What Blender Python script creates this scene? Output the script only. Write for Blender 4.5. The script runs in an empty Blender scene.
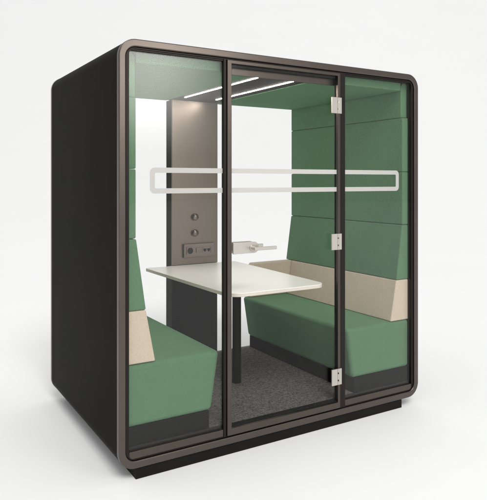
import bpy, bmesh, math
from mathutils import Vector, Matrix

scene = bpy.context.scene
col = scene.collection
R = math.radians

# ------------------------------------------------------------------ materials
def new_mat(name):
    m = bpy.data.materials.new(name); m.use_nodes = True
    nt = m.node_tree; b = nt.nodes['Principled BSDF']
    return m, nt, b

def noise(nt, scale, detail=3, rough=.6, vec=None, stretch=None):
    tc = nt.nodes.new('ShaderNodeTexCoord')
    mp = nt.nodes.new('ShaderNodeMapping')
    nt.links.new(tc.outputs['Object'], mp.inputs['Vector'])
    if stretch: mp.inputs['Scale'].default_value = stretch
    n = nt.nodes.new('ShaderNodeTexNoise')
    n.inputs['Scale'].default_value = scale
    n.inputs['Detail'].default_value = detail
    n.inputs['Roughness'].default_value = rough
    nt.links.new(mp.outputs[0], n.inputs['Vector'])
    return n

def ramp(nt, src, c0, c1, p0=.3, p1=.7):
    r = nt.nodes.new('ShaderNodeValToRGB')
    r.color_ramp.elements[0].position = p0; r.color_ramp.elements[1].position = p1
    r.color_ramp.elements[0].color = (*c0, 1); r.color_ramp.elements[1].color = (*c1, 1)
    nt.links.new(src, r.inputs[0])
    return r

def add_bump(nt, b, height, strength, dist):
    bp = nt.nodes.new('ShaderNodeBump')
    bp.inputs['Strength'].default_value = strength
    bp.inputs['Distance'].default_value = dist
    nt.links.new(height, bp.inputs['Height'])
    nt.links.new(bp.outputs[0], b.inputs['Normal'])

def painted(name, c, rough=.45, spec=.3, metallic=0.0, var=.12, grain=True):
    m, nt, b = new_mat(name)
    n = noise(nt, 3.5, 4)
    r = ramp(nt, n.outputs[0], tuple(x*(1-var) for x in c), tuple(x*(1+var) for x in c))
    nt.links.new(r.outputs[0], b.inputs['Base Color'])
    b.inputs['Roughness'].default_value = rough
    b.inputs['Specular IOR Level'].default_value = spec
    b.inputs['Metallic'].default_value = metallic
    if grain:
        f = noise(nt, 420, 2)
        add_bump(nt, b, f.outputs[0], .05, .0004)
    return m

def fabric(name, c, scale=420, contrast=.22, sheen=.25):
    """heathered woven wool: two crossed thread noises plus soft mottling"""
    m, nt, b = new_mat(name)
    n1 = noise(nt, scale, 3, .7, stretch=(1, 1, .35))
    n2 = noise(nt, scale, 3, .7, stretch=(1, .35, 1))
    n3 = noise(nt, 14, 4, .6)
    mx = nt.nodes.new('ShaderNodeMix'); mx.data_type = 'FLOAT'
    mx.inputs[0].default_value = .5
    nt.links.new(n1.outputs[0], mx.inputs[2]); nt.links.new(n2.outputs[0], mx.inputs[3])
    mm = nt.nodes.new('ShaderNodeMix'); mm.data_type = 'FLOAT'
    mm.inputs[0].default_value = .10
    nt.links.new(mx.outputs[0], mm.inputs[2]); nt.links.new(n3.outputs[0], mm.inputs[3])
    lo = tuple(x*(1-contrast) for x in c); hi = tuple(min(1, x*(1+contrast)) for x in c)
    r = ramp(nt, mm.outputs[0], lo, hi, .38, .62)
    nt.links.new(r.outputs[0], b.inputs['Base Color'])
    b.inputs['Roughness'].default_value = .92
    b.inputs['Specular IOR Level'].default_value = .15
    b.inputs['Sheen Weight'].default_value = sheen
    b.inputs['Sheen Roughness'].default_value = .5
    b.inputs['Sheen Tint'].default_value = (*tuple(min(1, x*3) for x in c), 1)
    add_bump(nt, b, mx.outputs[0], .22, .0012)
    return m

GREEN = fabric('green_wool', (.102, .198, .110), scale=330, contrast=.24)
BEIGE = fabric('beige_wool', (.60, .495, .385), scale=330, contrast=.16)
SHELL = painted('charcoal_powdercoat', (.0060, .0051, .0043), rough=.5, spec=.02, var=.25)
FRAME = painted('taupe_metallic_powdercoat', (.118, .100, .088), rough=.34, spec=.3, metallic=.95, var=.06)
TRIM = painted('dark_taupe_trim', (.024, .020, .0175), rough=.4, spec=.2, metallic=.6, var=.06)
STILE = painted('bronze_door_frame', (.105, .088, .076), rough=.33, spec=.3, metallic=.9, var=.06)
COLUMN = painted('warm_grey_column', (.255, .208, .176), rough=.36, spec=.4, metallic=.9, var=.04, grain=False)
BLACK = painted('black_laminate', (.006, .0052, .0048), rough=.55, spec=.035, grain=False)
PLINTH = painted('black_plinth_paint', (.012, .0105, .009), rough=.55, spec=.08)
STEEL = painted('brushed_steel', (.56, .53, .48), rough=.33, spec=.5, metallic=.75, var=.04)
KNOB = painted('satin_taupe_metal', (.22, .185, .16), rough=.24, spec=.5, metallic=.85, var=.04)
GASKET = painted('rubber_gasket', (.012, .011, .011), rough=.6, spec=.2)
SOCKDARK = painted('socket_black', (.01, .01, .01), rough=.4, spec=.4)
WHITETOP = painted('warm_white_laminate', (.93, .88, .825), rough=.3, spec=.5, var=.012, grain=False)
PLYEDGE = painted('birch_table_edge', (.70, .64, .56), rough=.5, spec=.3, var=.08)

def carpet():
    m, nt, b = new_mat('dark_heather_carpet')
    n1 = noise(nt, 170, 4, .8, stretch=(1, .3, 1))
    n2 = noise(nt, 80, 5, .8, stretch=(.35, 1, 1))
    mx = nt.nodes.new('ShaderNodeMix'); mx.data_type = 'FLOAT'; mx.inputs[0].default_value = .4
    nt.links.new(n1.outputs[0], mx.inputs[2]); nt.links.new(n2.outputs[0], mx.inputs[3])
    r = ramp(nt, mx.outputs[0], (.020, .018, .016), (.25, .228, .21), .40, .64)
    nt.links.new(r.outputs[0], b.inputs['Base Color'])
    b.inputs['Roughness'].default_value = .95
    b.inputs['Specular IOR Level'].default_value = .1
    add_bump(nt, b, mx.outputs[0], .8, .004)
    return m
CARPET = carpet()

def glass(name, tint, base=.013, edge=.85):
    """clear sheet: looks the same from both sides, lets light through"""
    m = bpy.data.materials.new(name); m.use_nodes = True
    nt = m.node_tree; nt.nodes.remove(nt.nodes['Principled BSDF'])
    out = nt.nodes['Material Output']
    lw = nt.nodes.new('ShaderNodeLayerWeight'); lw.inputs['Blend'].default_value = .5
    pw = nt.nodes.new('ShaderNodeMath'); pw.operation = 'POWER'; pw.inputs[1].default_value = 4.2
    ma = nt.nodes.new('ShaderNodeMath'); ma.operation = 'MULTIPLY_ADD'
    ma.inputs[1].default_value = edge; ma.inputs[2].default_value = base
    nt.links.new(lw.outputs['Facing'], pw.inputs[0]); nt.links.new(pw.outputs[0], ma.inputs[0])
    tr = nt.nodes.new('ShaderNodeBsdfTransparent'); tr.inputs[0].default_value = (*tint, 1)
    gl = nt.nodes.new('ShaderNodeBsdfGlossy'); gl.inputs['Roughness'].default_value = .0
    mx = nt.nodes.new('ShaderNodeMixShader')
    nt.links.new(ma.outputs[0], mx.inputs[0]); nt.links.new(tr.outputs[0], mx.inputs[1]); nt.links.new(gl.outputs[0], mx.inputs[2])
    nt.links.new(mx.outputs[0], out.inputs[0])
    return m
GLASS = glass('clear_glass', (.994, .997, .993))
REARGLASS = glass('anti_reflective_glass', (.998, .999, .998), .001, .06)
FIXEDGLASS = glass('laminated_fixed_glass', (.988, .992, .988), .024, .95)

def vinyl():
    m = bpy.data.materials.new('frosted_white_vinyl'); m.use_nodes = True
    nt = m.node_tree; b = nt.nodes['Principled BSDF']; out = nt.nodes['Material Output']
    b.inputs['Base Color'].default_value = (.66, .645, .62, 1)
    b.inputs['Roughness'].default_value = .7
    tl = nt.nodes.new('ShaderNodeBsdfTranslucent'); tl.inputs[0].default_value = (.88, .86, .83, 1)
    m1 = nt.nodes.new('ShaderNodeMixShader'); m1.inputs[0].default_value = .35
    nt.links.new(b.outputs[0], m1.inputs[1]); nt.links.new(tl.outputs[0], m1.inputs[2])
    tr = nt.nodes.new('ShaderNodeBsdfTransparent')
    m2 = nt.nodes.new('ShaderNodeMixShader'); m2.inputs[0].default_value = .18
    nt.links.new(m1.outputs[0], m2.inputs[1]); nt.links.new(tr.outputs[0], m2.inputs[2])
    nt.links.new(m2.outputs[0], out.inputs[0])
    return m
VINYL = vinyl()

def emit(name, c, s):
    m, nt, b = new_mat(name)
    b.inputs['Base Color'].default_value = (.8, .8, .8, 1)
    b.inputs['Emission Color'].default_value = (*c, 1)
    b.inputs['Emission Strength'].default_value = s
    return m
LED = emit('led_diffuser', (1, .94, .87), 90.0)
MATTE = painted('matte_dark_panel', (.032, .027, .024), rough=.65, spec=.12, grain=False)

def studio(name, c):
    m, nt, b = new_mat(name)
    n = noise(nt, .6, 3)
    r = ramp(nt, n.outputs[0], tuple(x*.996 for x in c), tuple(min(1, x*1.004) for x in c))
    nt.links.new(r.outputs[0], b.inputs['Base Color'])
    b.inputs['Roughness'].default_value = .6
    b.inputs['Specular IOR Level'].default_value = .1
    return m
STUDIO = studio('white_studio_floor', (.925, .925, .925))

# ------------------------------------------------------------------ mesh helpers
def link(name, bm, mat, parent=None, smooth=False, bevel=0, seg=3):
    bmesh.ops.recalc_face_normals(bm, faces=bm.faces[:])
    me = bpy.data.meshes.new(name); bm.to_mesh(me); bm.free()
    mats = mat if isinstance(mat, (list, tuple)) else [mat]
    for m in mats: me.materials.append(m)
    o = bpy.data.objects.new(name, me); col.objects.link(o)
    if parent: o.parent = parent
    if bevel:
        md = o.modifiers.new('bevel', 'BEVEL'); md.width = bevel; md.segments = seg
        md.limit_method = 'ANGLE'; md.angle_limit = R(35)
        md.harden_normals = True
        smooth = True
    if smooth:
        for p in me.polygons: p.use_smooth = True
    return o

def box(bm, x0, x1, y0, y1, z0, z1, mi=0):
    v = [bm.verts.new((x, y, z)) for z in (z0, z1) for y in (y0, y1) for x in (x0, x1)]
    fs = []
    for a in ((0,2,3,1),(4,5,7,6),(0,1,5,4),(2,6,7,3),(0,4,6,2),(1,3,7,5)):
        f = bm.faces.new([v[i] for i in a]); f.material_index = mi; fs.append(f)
    return v

def rrect(x0, x1, z0, z1, r, n=14):
    pts = []
    for cx, cz, a0 in ((x1-r, z1-r, 0), (x0+r, z1-r, 90), (x0+r, z0+r, 180), (x1-r, z0+r, 270)):
        for k in range(n+1):
            a = R(a0 + 90*k/n); pts.append((cx+r*math.cos(a), cz+r*math.sin(a)))
    return pts

def prism_y(bm, pts, y0, y1):
    a = [bm.verts.new((x, y0, z)) for x, z in pts]; b = [bm.verts.new((x, y1, z)) for x, z in pts]
    n = len(pts)
    for i in range(n): bm.faces.new((a[i], a[(i+1) % n], b[(i+1) % n], b[i]))
    bm.faces.new(a[::-1]); bm.faces.new(b)

def ring_y(bm, outer, inner, y0, y1):
    """tube between two closed outlines with the same number of points"""
    n = len(outer)
    A = [bm.verts.new((x, y0, z)) for x, z in outer]; B = [bm.verts.new((x, y1, z)) for x, z in outer]
    C = [bm.verts.new((x, y0, z)) for x, z in inner]; D = [bm.verts.new((x, y1, z)) for x, z in inner]
    for i in range(n):
        j = (i+1) % n
        bm.faces.new((A[i], A[j], B[j], B[i])); bm.faces.new((C[i], D[i], D[j], C[j]))
        bm.faces.new((A[i], C[i], C[j], A[j])); bm.faces.new((B[i], B[j], D[j], D[i]))

def cyl(bm, p0, p1, r, n=32, r1=None):
    p0, p1 = Vector(p0), Vector(p1); d = (p1-p0)
    q = d.to_track_quat('Z', 'Y').to_matrix().to_4x4()
    m = Matrix.Translation((p0+p1)/2) @ q
    bmesh.ops.create_cone(bm, cap_ends=True, segments=n, radius1=r, radius2=r if r1 is None else r1, depth=d.length, matrix=m)

def empty(name, loc=(0, 0, 0)):
    o = bpy.data.objects.new(name, None); col.objects.link(o); o.location = loc
    o.empty_display_size = .1
    return o

# everything below is given in world metres; parts of a thing with its Empty away
# from the origin are shifted back so their meshes sit relative to the thing
def attach(o, root):
    if o.parent is None: o.parent = root
    o.data.transform(Matrix.Translation(-root.location))
    return o

W, D, Z0, Z1 = 2.063, 1.343, .06, 2.18      # pod width, depth, underside, top
CX = W/2
YB = D - .03                                 # plane of the rear glazing

# ------------------------------------------------------------------ setting
def turned(q, u, z):
    """u metres sideways and q metres away along the direction the camera faces"""
    a = R(31.27)
    return (1.0 + u*math.cos(a) + q*math.sin(a), .6 - u*math.sin(a) + q*math.cos(a), z)
bm = bmesh.new()
v = [bm.verts.new(turned(q, u, 0)) for q, u in ((-24, -40), (-24, 40), (5, 40), (5, -40))]
bm.faces.new(v)
fl = link('floor', bm, STUDIO); fl['kind'] = 'structure'
fl['label'] = 'plain white studio floor the booth stands on'

bm = bmesh.new()                             # studio sweep rising from the floor
prof = [(5, 0)]
for k in range(1, 61):
    a = R(62*k/60); prof.append((5+30*math.sin(a), 30-30*math.cos(a)))
rows = [[bm.verts.new(turned(q, u, z)) for u in (-40, 40)] for q, z in prof]
for a, b in zip(rows, rows[1:]): bm.faces.new((a[0], a[1], b[1], b[0]))
bd = link('backdrop', bm, STUDIO, smooth=True); bd['kind'] = 'structure'
bd['label'] = 'seamless white studio backdrop behind the booth'

# ------------------------------------------------------------------ the pod
pod = empty('meeting_booth', (CX, D/2, 0))
pod['label'] = 'freestanding black meeting booth with rounded corners and glass front'
pod['category'] = 'booth'
P = []                                       # parts, attached at the end
def part(name, bm, mat, **k):
    o = link(name, bm, mat, **k); attach(o, pod); return o
def sub(name, bm, mat, parent, **k):
    o = link(name, bm, mat, **k); o.data.transform(Matrix.Translation(-pod.location)); o.parent = parent; return o

# outer shell, a rounded rectangular tube
bm = bmesh.new()
ring_y(bm, rrect(0, W, Z0, Z1, .088), rrect(.036, W-.036, Z0+.038, Z1-.038, .052), .006, D-.006)
shell = part('shell', bm, SHELL, smooth=False)
for p in shell.data.polygons: p.use_smooth = True
shell.data.set_sharp_from_angle(angle=R(40))

def face_frame(name, y0, y1, mat):
    bm = bmesh.new()
    ring_y(bm, rrect(-.0015, W+.0015, Z0-.0015, Z1+.0015, .0895), rrect(.0345, W-.0345, Z0+.0365, Z1-.0365, .0535), y0, y1)
    o = part(name, bm, mat, bevel=.006, seg=4)
    return o
face_frame('front_frame', -.002, .03, FRAME)
face_frame('rear_frame', D-.03, D+.002, FRAME)

# dark recessed inner trim round the opening
for nm, y0, y1 in (('inner_trim', .0075, .05), ('inner_trim', D-.05, D-.0075)):
    bm = bmesh.new()
    ring_y(bm, rrect(.0365, W-.0365, Z0+.0385, Z1-.0385, .0515), rrect(.0545, W-.0545, Z0+.0435, Z1-.0465, .030), y0, y1)
    part(nm, bm, TRIM, bevel=.0015, seg=2)

# plinth
bm = bmesh.new(); box(bm, .09, W-.09-.05, .01, D-.05, .0, Z0-.002)
# slab is set in from both sides
part('plinth', bm, PLINTH, bevel=.002, seg=2)

# floor deck + carpet
bm = bmesh.new(); box(bm, .037, W-.037, .052, D-.052, Z0+.039, .146)
part('floor_deck', bm, BLACK)
bm = bmesh.new(); box(bm, .038, W-.038, .0535, D-.0535, .147, .152)
part('carpet', bm, CARPET)

# sills (front and rear) of the fixed panes and under the door
def sill(xa, xb, y0=.008, y1=.05):
    bm = bmesh.new(); box(bm, xa, xb, y0, y1, .104, .141)
    return part('sill', bm, STILE, bevel=.002, seg=2)
sill(.0555, .5862); sill(1.4395, W-.0555)
bm = bmesh.new(); box(bm, .057, W-.057, D-.045, D-.01, .104, .1465); part('sill', bm, TRIM, bevel=.002, seg=2)

# glass posts
for xa, xb in ((.5865, .604), (1.397, 1.4385)):
    bm = bmesh.new(); box(bm, xa, xb, .005, .0295, Z0+.0385, Z1-.0385)
    part('post', bm, TRIM, bevel=.003, seg=2)
# upper rail
for xa, xb in ((.0565, .5855), (1.441, W-.0565)):
    bm = bmesh.new(); box(bm, xa, xb, .009, .046, Z1-.0555, Z1-.0468)
    part('top_rail', bm, TRIM, bevel=.002, seg=2)
bm = bmesh.new(); box(bm, .606, 1.395, .0455, .0515, 2.062, 2.139)
part('door_header', bm, STILE, bevel=.003, seg=2)

# fixed panes (front)
YG0, YG1 = .018, .026
def pane(xa, xb, z0=.1405, z1=Z1-.052, y0=YG0, y1=YG1, parent=None, mat=None):
    bm = bmesh.new(); box(bm, xa, xb, y0, y1, z0, z1)
    return sub('glass_pane', bm, GLASS, parent) if parent else part('glass_pane', bm, mat or FIXEDGLASS)
gl = pane(.055, .586); gl['label'] = 'clear fixed pane left of the door'
gr = pane(1.439, W-.055); gr['label'] = 'clear fixed pane right of the door'
# slim glazing beads
for xa, xb in ((.06, .584), (1.443, W-.06)):
    bm = bmesh.new(); box(bm, xa, xb, .028, .036, .142, .158)
    part('glazing_bead', bm, TRIM, bevel=.001, seg=1)
# rear glazing: two panes either side of the column
for xa, xb in ((.057, .839), (1.219, W-.057)):
    g = pane(xa, xb, .147, Z1-.053, YB-.004, YB+.004, mat=REARGLASS)
    g['label'] = 'clear rear pane beside the media column'

# frosted stripe: one rounded outline broken by the posts; piecewise so every
# piece belongs to the pane that carries it
DX0, DX1, DZ0, DZ1, DT, DR = .168, W-.160, 1.4155, 1.5475, .0265, .026
def stripe_piece(xa, xb, left, right, parent, y):
    th = .0008
    bm = bmesh.new()
    if not left and not right:
        box(bm, xa, xb, y-th, y, DZ1-DT, DZ1); box(bm, xa, xb, y-th, y, DZ0, DZ0+DT)
        return sub('frosted_stripe', bm, VINYL, parent)
    def arcs(x_end, sgn, off, r):
        # outline from the lower straight part round the closed end to the upper part
        pts = []; n = 10
        zc0, zc1 = DZ0+DR, DZ1-DR
        for k in range(n+1):
            a = R(90*k/n); pts.append((x_end - sgn*(DR) + sgn*(DR-off)*math.sin(a), zc0-(DR-off)*math.cos(a)))
        for k in range(n+1):
            a = R(90*k/n); pts.append((x_end - sgn*(DR) + sgn*(DR-off)*math.cos(a), zc1+(DR-off)*math.sin(a)))
        return pts
    # C shape
    if left: xe, xo, sgn = xa, xb, -1
    else: xe, xo, sgn = xb, xa, 1
    out = [(xo, DZ0)] + arcs(xe, sgn, 0, DR) + [(xo, DZ1)]
    ir = .006
    inn = [(xo, DZ0+DT)]; n = 10
    x_in = xe - sgn*DT
    for k in range(n+1):
        a = R(90*k/n); inn.append((x_in - sgn*ir + sgn*ir*math.sin(a), DZ0+DT+ir-ir*math.cos(a)))
    for k in range(n+1):
        a = R(90*k/n); inn.append((x_in - sgn*ir + sgn*ir*math.cos(a), DZ1-DT-ir+ir*math.sin(a)))
    inn.append((xo, DZ1-DT))
    A = [bm.verts.new((x, y-th, z)) for x, z in out]; B = [bm.verts.new((x, y-th, z)) for x, z in inn]
    C = [bm.verts.new((x, y, z)) for x, z in out]; E = [bm.verts.new((x, y, z)) for x, z in inn]
    for i in range(len(out)-1):
        bm.faces.new((A[i], A[i+1], B[i+1], B[i])); bm.faces.new((C[i], E[i], E[i+1], C[i+1]))
        bm.faces.new((A[i], C[i], C[i+1], A[i+1])); bm.faces.new((B[i], B[i+1], E[i+1], E[i]))
    bm.faces.new((A[0], B[0], E[0], C[0])); bm.faces.new((A[-1], C[-1], E[-1], B[-1]))
    return sub('frosted_stripe', bm, VINYL, parent)
stripe_piece(DX0, .586, True, False, gl, YG0-.0004)
stripe_piece(1.4395, DX1, False, True, gr, YG0-.0004)

# the glass door: slim bronze stiles and rails, clear sheet, three hinges, lever
DXA, DXB, DZA, DZB = .607, 1.394, .104, 2.133
fw = bmesh.new()
def ringframe(bm, xa, xb, za, zb, wl, wr, wb, wt, y0, y1):
    o = [(xa, za), (xb, za), (xb, zb), (xa, zb)]
    i = [(xa+wl, za+wb), (xb-wr, za+wb), (xb-wr, zb-wt), (xa+wl, zb-wt)]
    ring_y(bm, o, i, y0, y1)
ringframe(fw, DXA, DXB, DZA, DZB, .027, .0175, .036, .018, -.001, .033)
door = part('glass_door', fw, STILE, bevel=.003, seg=2)
door['label'] = 'glass door in a slim bronze frame'
bm = bmesh.new(); box(bm, DXA+.0275, DXB-.017, .013, .021, DZA+.0355, DZB-.0175)
sub('glass_pane', bm, GLASS, door)
stripe_piece(DXA+.028, DXB-.018, False, False, door, .0126)
# seal lines
bm = bmesh.new(); ringframe(bm, DXA+.0272, DXB-.0177, DZA+.0362, DZB-.0182, .002, .003, .003, .014, .0215, .030)
sub('door_seal', bm, GASKET, door)
for zc in (1.935, 1.113, .298):
    bm = bmesh.new()
    h = .0485
    box(bm, 1.322, 1.366, -.0105, -.0015, zc-h, zc+h)           # glass-side leaf
    box(bm, 1.3765, 1.398, -.0105, -.0015, zc-h, zc+h)          # post-side leaf
    # knuckles filling part of the gap between the leaves
    for k, (a, b) in enumerate(((-h, -.026), (-.017, .017), (.026, h))):
        box(bm, 1.3665, 1.3765 - .0005, -.0115, -.003, zc+a, zc+b)
    sub('hinge', bm, STEEL, door, bevel=.0018, seg=2)
# lever set, outside and inside
def handle(side):
    s = -1 if side == 'front' else 1
    y = -.0015 if s < 0 else .0345
    bm = bmesh.new()
    pl = [(.637, 1.083), (.775, 1.083)]
    n = 12; c = (.770, 1.114); rr = .031
    pts = [(.637, 1.145), (.637, 1.083)] + [(c[0]+rr*math.sin(R(180*k/n)), c[1]-rr*math.cos(R(180*k/n))) for k in range(n+1)]
    prism_y(bm, pts, min(y, y+s*.010), max(y, y+s*.010))
    o = sub('handle_plate', bm, STEEL, door, bevel=.002, seg=2)
    bm = bmesh.new()
    cyl(bm, (.757, y+s*.0102, 1.112), (.757, y+s*.047, 1.112), .0095)
    box(bm, .745, .890, min(y+s*.045, y+s*.058), max(y+s*.045, y+s*.058), 1.101, 1.120)
    sub('handle', bm, STEEL, door, bevel=.004, seg=3)
    bm = bmesh.new()
    cyl(bm, (.757, y+s*.0101, 1.112), (.757, y+s*.016, 1.112), .017)
    sub('handle_rose', bm, STEEL, door, bevel=.0015, seg=2)
handle('front'); handle('inside')

# ceiling: two felt blocks either side of a dark light panel
YP0, YP1 = .052, D-.052
CZ = 2.075
SX0, SX1 = .826, 1.222
for xa, xb in ((.105, SX0), (SX1, W-.105)):
    bm = bmesh.new(); box(bm, xa, xb, YP0, YP1, CZ, Z1-.0395)
    part('ceiling_felt', bm, GREEN, bevel=.006, seg=3)
bm = bmesh.new(); box(bm, SX0+.002, SX1-.002, .0795, YP1, CZ+.003, Z1-.040)
lp = part('light_panel', bm, MATTE, bevel=.002, seg=2)
for xc in (.874, 1.127):
    bm = bmesh.new(); box(bm, xc-.0032, xc+.0032, .115, 1.078, CZ-.0005, CZ+.0025)
    sub('led_strip', bm, LED, lp)

# upper side felts, three a side (left then mirrored right)
def mirror(pts): return [(W-x, z) for x, z in pts][::-1]
for m in (False, True):
    for za, zb in ((1.5405, 1.897), (1.191, 1.5385)):
        bm = bmesh.new()
        pts = [(.038, za), (.103, za), (.103, zb), (.038, zb)]
        prism_y(bm, mirror(pts) if m else pts, .04 if True else YP0, YP1)
        part('wall_felt', bm, GREEN, bevel=.007, seg=4)
    bm = bmesh.new()
    pts = [(.038, 1.899), (.103, 1.899), (.103, Z1-.075), (.085, Z1-.05), (.07, Z1-.0415), (.058, Z1-.05), (.042, Z1-.07), (.038, Z1-.085)]
    prism_y(bm, mirror(pts) if m else pts, .054, YP1)
    part('wall_felt', bm, GREEN, bevel=.006, seg=4)
# ------------------------------------------------------------------ media column
KX0, KX1, KY0, KY1 = .839, 1.219, 1.222, D-.012
bm = bmesh.new(); box(bm, KX0, KX1, KY0, KY0+.012, .8590, CZ+.001)
colm = part('media_column', bm, COLUMN, bevel=.003, seg=3)
bm = bmesh.new(); box(bm, KX0+.001, KX1-.001, KY0+.0125, KY1, .835, CZ+.001)
sub('column_core', bm, BLACK, colm, bevel=.003, seg=2)
bm = bmesh.new(); box(bm, KX0, KX1, KY0+.004, KY1, .153, .834)
part('column_base_panel', bm, BLACK, bevel=.003, seg=2)
# dark rear half of the column (glazing mount)
# power plate with three inserts
bm = bmesh.new(); box(bm, .925, 1.178, KY0-.022, KY0-.0005, .912, 1.014)
sub('socket_plate', bm, KNOB, colm, bevel=.003, seg=2)
yf = KY0-.022
bm = bmesh.new(); ring_y(bm, rrect(.945, 1.003, .934, .992, .003), rrect(.951, .997, .940, .986, .0228), yf-.004, yf-.0005)
sub('power_socket', bm, KNOB, colm)
bm = bmesh.new(); cyl(bm, (.974, yf-.0015, .963), (.974, yf-.0007, .963), .0235)
for dx in (-.0095, .0095): cyl(bm, (.974+dx, yf-.0022, .963), (.974+dx, yf-.0014, .963), .003, 12)
sub('socket_well', bm, SOCKDARK, colm)
bm = bmesh.new(); prism_y(bm, rrect(1.024, 1.066, .942, .984, .006), yf-.0055, yf-.0006)
sub('usb_charger', bm, COLUMN, colm, bevel=.0012, seg=2)
for xc in (1.098, 1.130):
    bm = bmesh.new()
    pts = [(xc-.0125, .972), (xc-.0125, .958), (xc-.007, .958), (xc-.007, .950), (xc+.007, .950), (xc+.007, .958), (xc+.0125, .958), (xc+.0125, .972)]
    prism_y(bm, pts, yf-.0012, yf-.0004)
    sub('data_port', bm, SOCKDARK, colm)
bm = bmesh.new(); ring_y(bm, rrect(1.079, 1.149, .938, .988, .004), rrect(1.0805, 1.1475, .9395, .9865, .003), yf-.003, yf-.0005)
sub('port_surround', bm, KNOB, colm)
# round knobs
for zc in (1.211, 1.092):
    bm = bmesh.new()
    bmesh.ops.create_uvsphere(bm, u_segments=36, v_segments=18, radius=.026)
    for v_ in bm.verts:
        v_.co = Vector((v_.co.x*1.0, v_.co.z*.62, v_.co.y))
    bmesh.ops.translate(bm, verts=bm.verts[:], vec=(1.022, KY0-.014, zc))
    cyl(bm, (1.022, KY0-.008, zc), (1.022, KY0-.0004, zc), .029, 36)
    sub('control_knob', bm, KNOB, colm, smooth=False)
for o in colm.children:
    if o.name.startswith('control_knob'):
        for p in o.data.polygons: p.use_smooth = True
        o.data.set_sharp_from_angle(angle=R(40))

# ------------------------------------------------------------------ benches
def bench(m):
    root = empty('bench', ((.3 if not m else W-.3), D/2, .152))
    f = (lambda p: mirror(p)) if m else (lambda p: p)
    def add(name, pts, y0, y1, mat, bev, seg=4):
        bm = bmesh.new(); prism_y(bm, f(pts), y0, y1)
        return attach(link(name, bm, mat, bevel=bev, seg=seg), root)
    add('seat', [(.042, .247), (.534, .247), (.583, .560), (.042, .560)], .041, YP1-.002, GREEN, .024, 6)
    add('base', [(.048, .153), (.520, .153), (.520, .2465), (.048, .2465)], .046, YP1-.01, BLACK, .003, 2)
    add('backrest', [(.039, .829), (.157, .829), (.105, 1.188), (.039, 1.188)], .04, YP1, GREEN, .007)
    add('lumbar_cushion', [(.040, .5615), (.208, .5615), (.157, .827), (.040, .827)], .0405, YP1-.078, BEIGE, .007)
    add('end_cushion', [(.040, .5615), (.556, .5615), (.548, .79), (.520, .827), (.040, .827)], YP1-.0765, YP1-.003, BEIGE, .010)
    return root
bl = bench(False); br = bench(True)
bl['label'] = 'green upholstered bench at the left wall, cut off by the left frame'
br['label'] = 'green upholstered bench along the right wall, beige end cushion visible at the back'
for b in (bl, br): b['category'] = 'bench'; b['group'] = 'facing benches inside the booth'

# ------------------------------------------------------------------ table
TZ = .858
tb = empty('table', (1.03, .63, .152))
tb['label'] = 'white rounded tabletop on a single black leg between the benches'
tb['category'] = 'table'
def top_outline(inset=0, n=16):
    """rounded trapezium, a little wider at the column than at the door"""
    e = inset
    corners = [((1.368-e, 1.2205-e), .012), ((.630+e, 1.2205-e), .012), ((.652+e, .037+e), .10), ((1.320-e, .037+e), .075)]
    pts = []
    m = len(corners)
    for i, (c, r) in enumerate(corners):
        c = Vector(c); a = (Vector(corners[i-1][0])-c).normalized(); b = (Vector(corners[(i+1) % m][0])-c).normalized()
        h = a.angle(b)/2; t = r/math.tan(h); ctr = c+(a+b).normalized()*(r/math.sin(h))
        p, q = c+a*t-ctr, c+b*t-ctr
        w_ = p.angle(q)
        for k in range(n+1):
            f = k/n; v_ = (p*math.sin((1-f)*w_)+q*math.sin(f*w_))/math.sin(w_)+ctr
            pts.append((v_.x, v_.y))
    return pts
def slab(pts, z0, z1):
    bm = bmesh.new()
    a = [bm.verts.new((x, y, z0)) for x, y in pts]; b = [bm.verts.new((x, y, z1)) for x, y in pts]
    n = len(pts)
    for i in range(n): bm.faces.new((a[i], a[(i+1) % n], b[(i+1) % n], b[i]))
    bm.faces.new(a[::-1]); bm.faces.new(b)
    return bm
o = link('tabletop', slab(top_outline(), TZ-.005, TZ), WHITETOP, bevel=.0015, seg=2); attach(o, tb)
o = link('table_edge', slab(top_outline(.0005), TZ-.022, TZ-.0052), PLYEDGE, bevel=.002, seg=2); attach(o, tb)
bm = bmesh.new(); cyl(bm, (1.02, .60, .1535), (1.02, .60, TZ-.0305), .029, 48)
o = link('leg', bm, BLACK, bevel=.0015, seg=2); attach(o, tb)
bm = bmesh.new(); box(bm, .93, 1.11, .50, .70, TZ-.0300, TZ-.0225)
o = link('mounting_plate', bm, BLACK, bevel=.0015, seg=2); attach(o, tb)

# ------------------------------------------------------------------ light
w = bpy.data.worlds.new('World'); scene.world = w; w.use_nodes = True
bg = w.node_tree.nodes['Background']
bg.inputs[0].default_value = (1, 1, 1, 1); bg.inputs[1].default_value = .68

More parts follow.
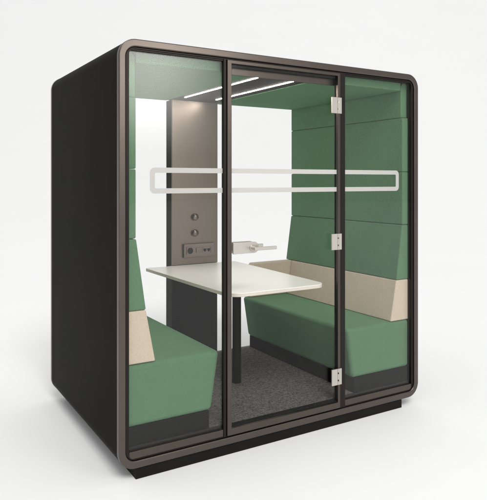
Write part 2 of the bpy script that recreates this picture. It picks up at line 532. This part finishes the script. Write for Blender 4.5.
def area(name, loc, target, sx, sy, power, c=(1, 1, 1)):
    l = bpy.data.lights.new(name, 'AREA'); l.shape = 'RECTANGLE'; l.size = sx; l.size_y = sy
    l.energy = power; l.color = c
    o = bpy.data.objects.new(name, l); col.objects.link(o)
    o.location = loc
    o.rotation_euler = (Vector(target)-Vector(loc)).to_track_quat('-Z', 'Y').to_euler()
    return o
sb = area('softbox', (1.75, -3.75, 2.9), (.4, 0, 2.3), 2.5, 2.5, 50, (1, .97, .93))
# the diffuser is brightest in its middle and fades to its edges, as a real softbox does
sb.data.spread = R(95)
sb.data.use_nodes = True
nt = sb.data.node_tree
em = nt.nodes.get('Emission') or nt.nodes.new('ShaderNodeEmission')
geo = nt.nodes.new('ShaderNodeNewGeometry'); sp = nt.nodes.new('ShaderNodeSeparateXYZ')
nt.links.new(geo.outputs['Parametric'], sp.inputs[0])
def hump(sock):
    a = nt.nodes.new('ShaderNodeMath'); a.operation = 'PINGPONG'; a.inputs[1].default_value = .5
    nt.links.new(sock, a.inputs[0])
    m_ = nt.nodes.new('ShaderNodeMapRange'); m_.interpolation_type = 'SMOOTHSTEP'
    m_.inputs['From Min'].default_value = 0; m_.inputs['From Max'].default_value = .5
    nt.links.new(a.outputs[0], m_.inputs['Value'])
    return m_.outputs[0]
mu = nt.nodes.new('ShaderNodeMath'); mu.operation = 'MULTIPLY'
nt.links.new(hump(sp.outputs[0]), mu.inputs[0]); nt.links.new(hump(sp.outputs[1]), mu.inputs[1])
nt.links.new(mu.outputs[0], em.inputs['Strength'])
area('key_light', (-7, -31, 38), (4, 8, 0), 20, 20, 13600, (1, .995, .985))

# ------------------------------------------------------------------ camera
cam = bpy.data.cameras.new('camera'); co = bpy.data.objects.new('camera', cam); col.objects.link(co)
co.location = (-1.0030, -2.8174, 1.4792)
co.rotation_euler = (R(90), 0, R(-31.27))
cam.sensor_fit = 'HORIZONTAL'; cam.sensor_width = 36
cam.lens = 602.6/487*36
cam.shift_y = -69/487
cam.clip_start = .05; cam.clip_end = 200
scene.camera = co

vs = scene.view_settings
vs.view_transform = 'Standard'; vs.look = 'None'; vs.exposure = 0; vs.gamma = 1
scene.cycles.max_bounces = 14
scene.cycles.transparent_max_bounces = 16
scene.cycles.diffuse_bounces = 5
scene.cycles.caustics_reflective = False
scene.cycles.caustics_refractive = False
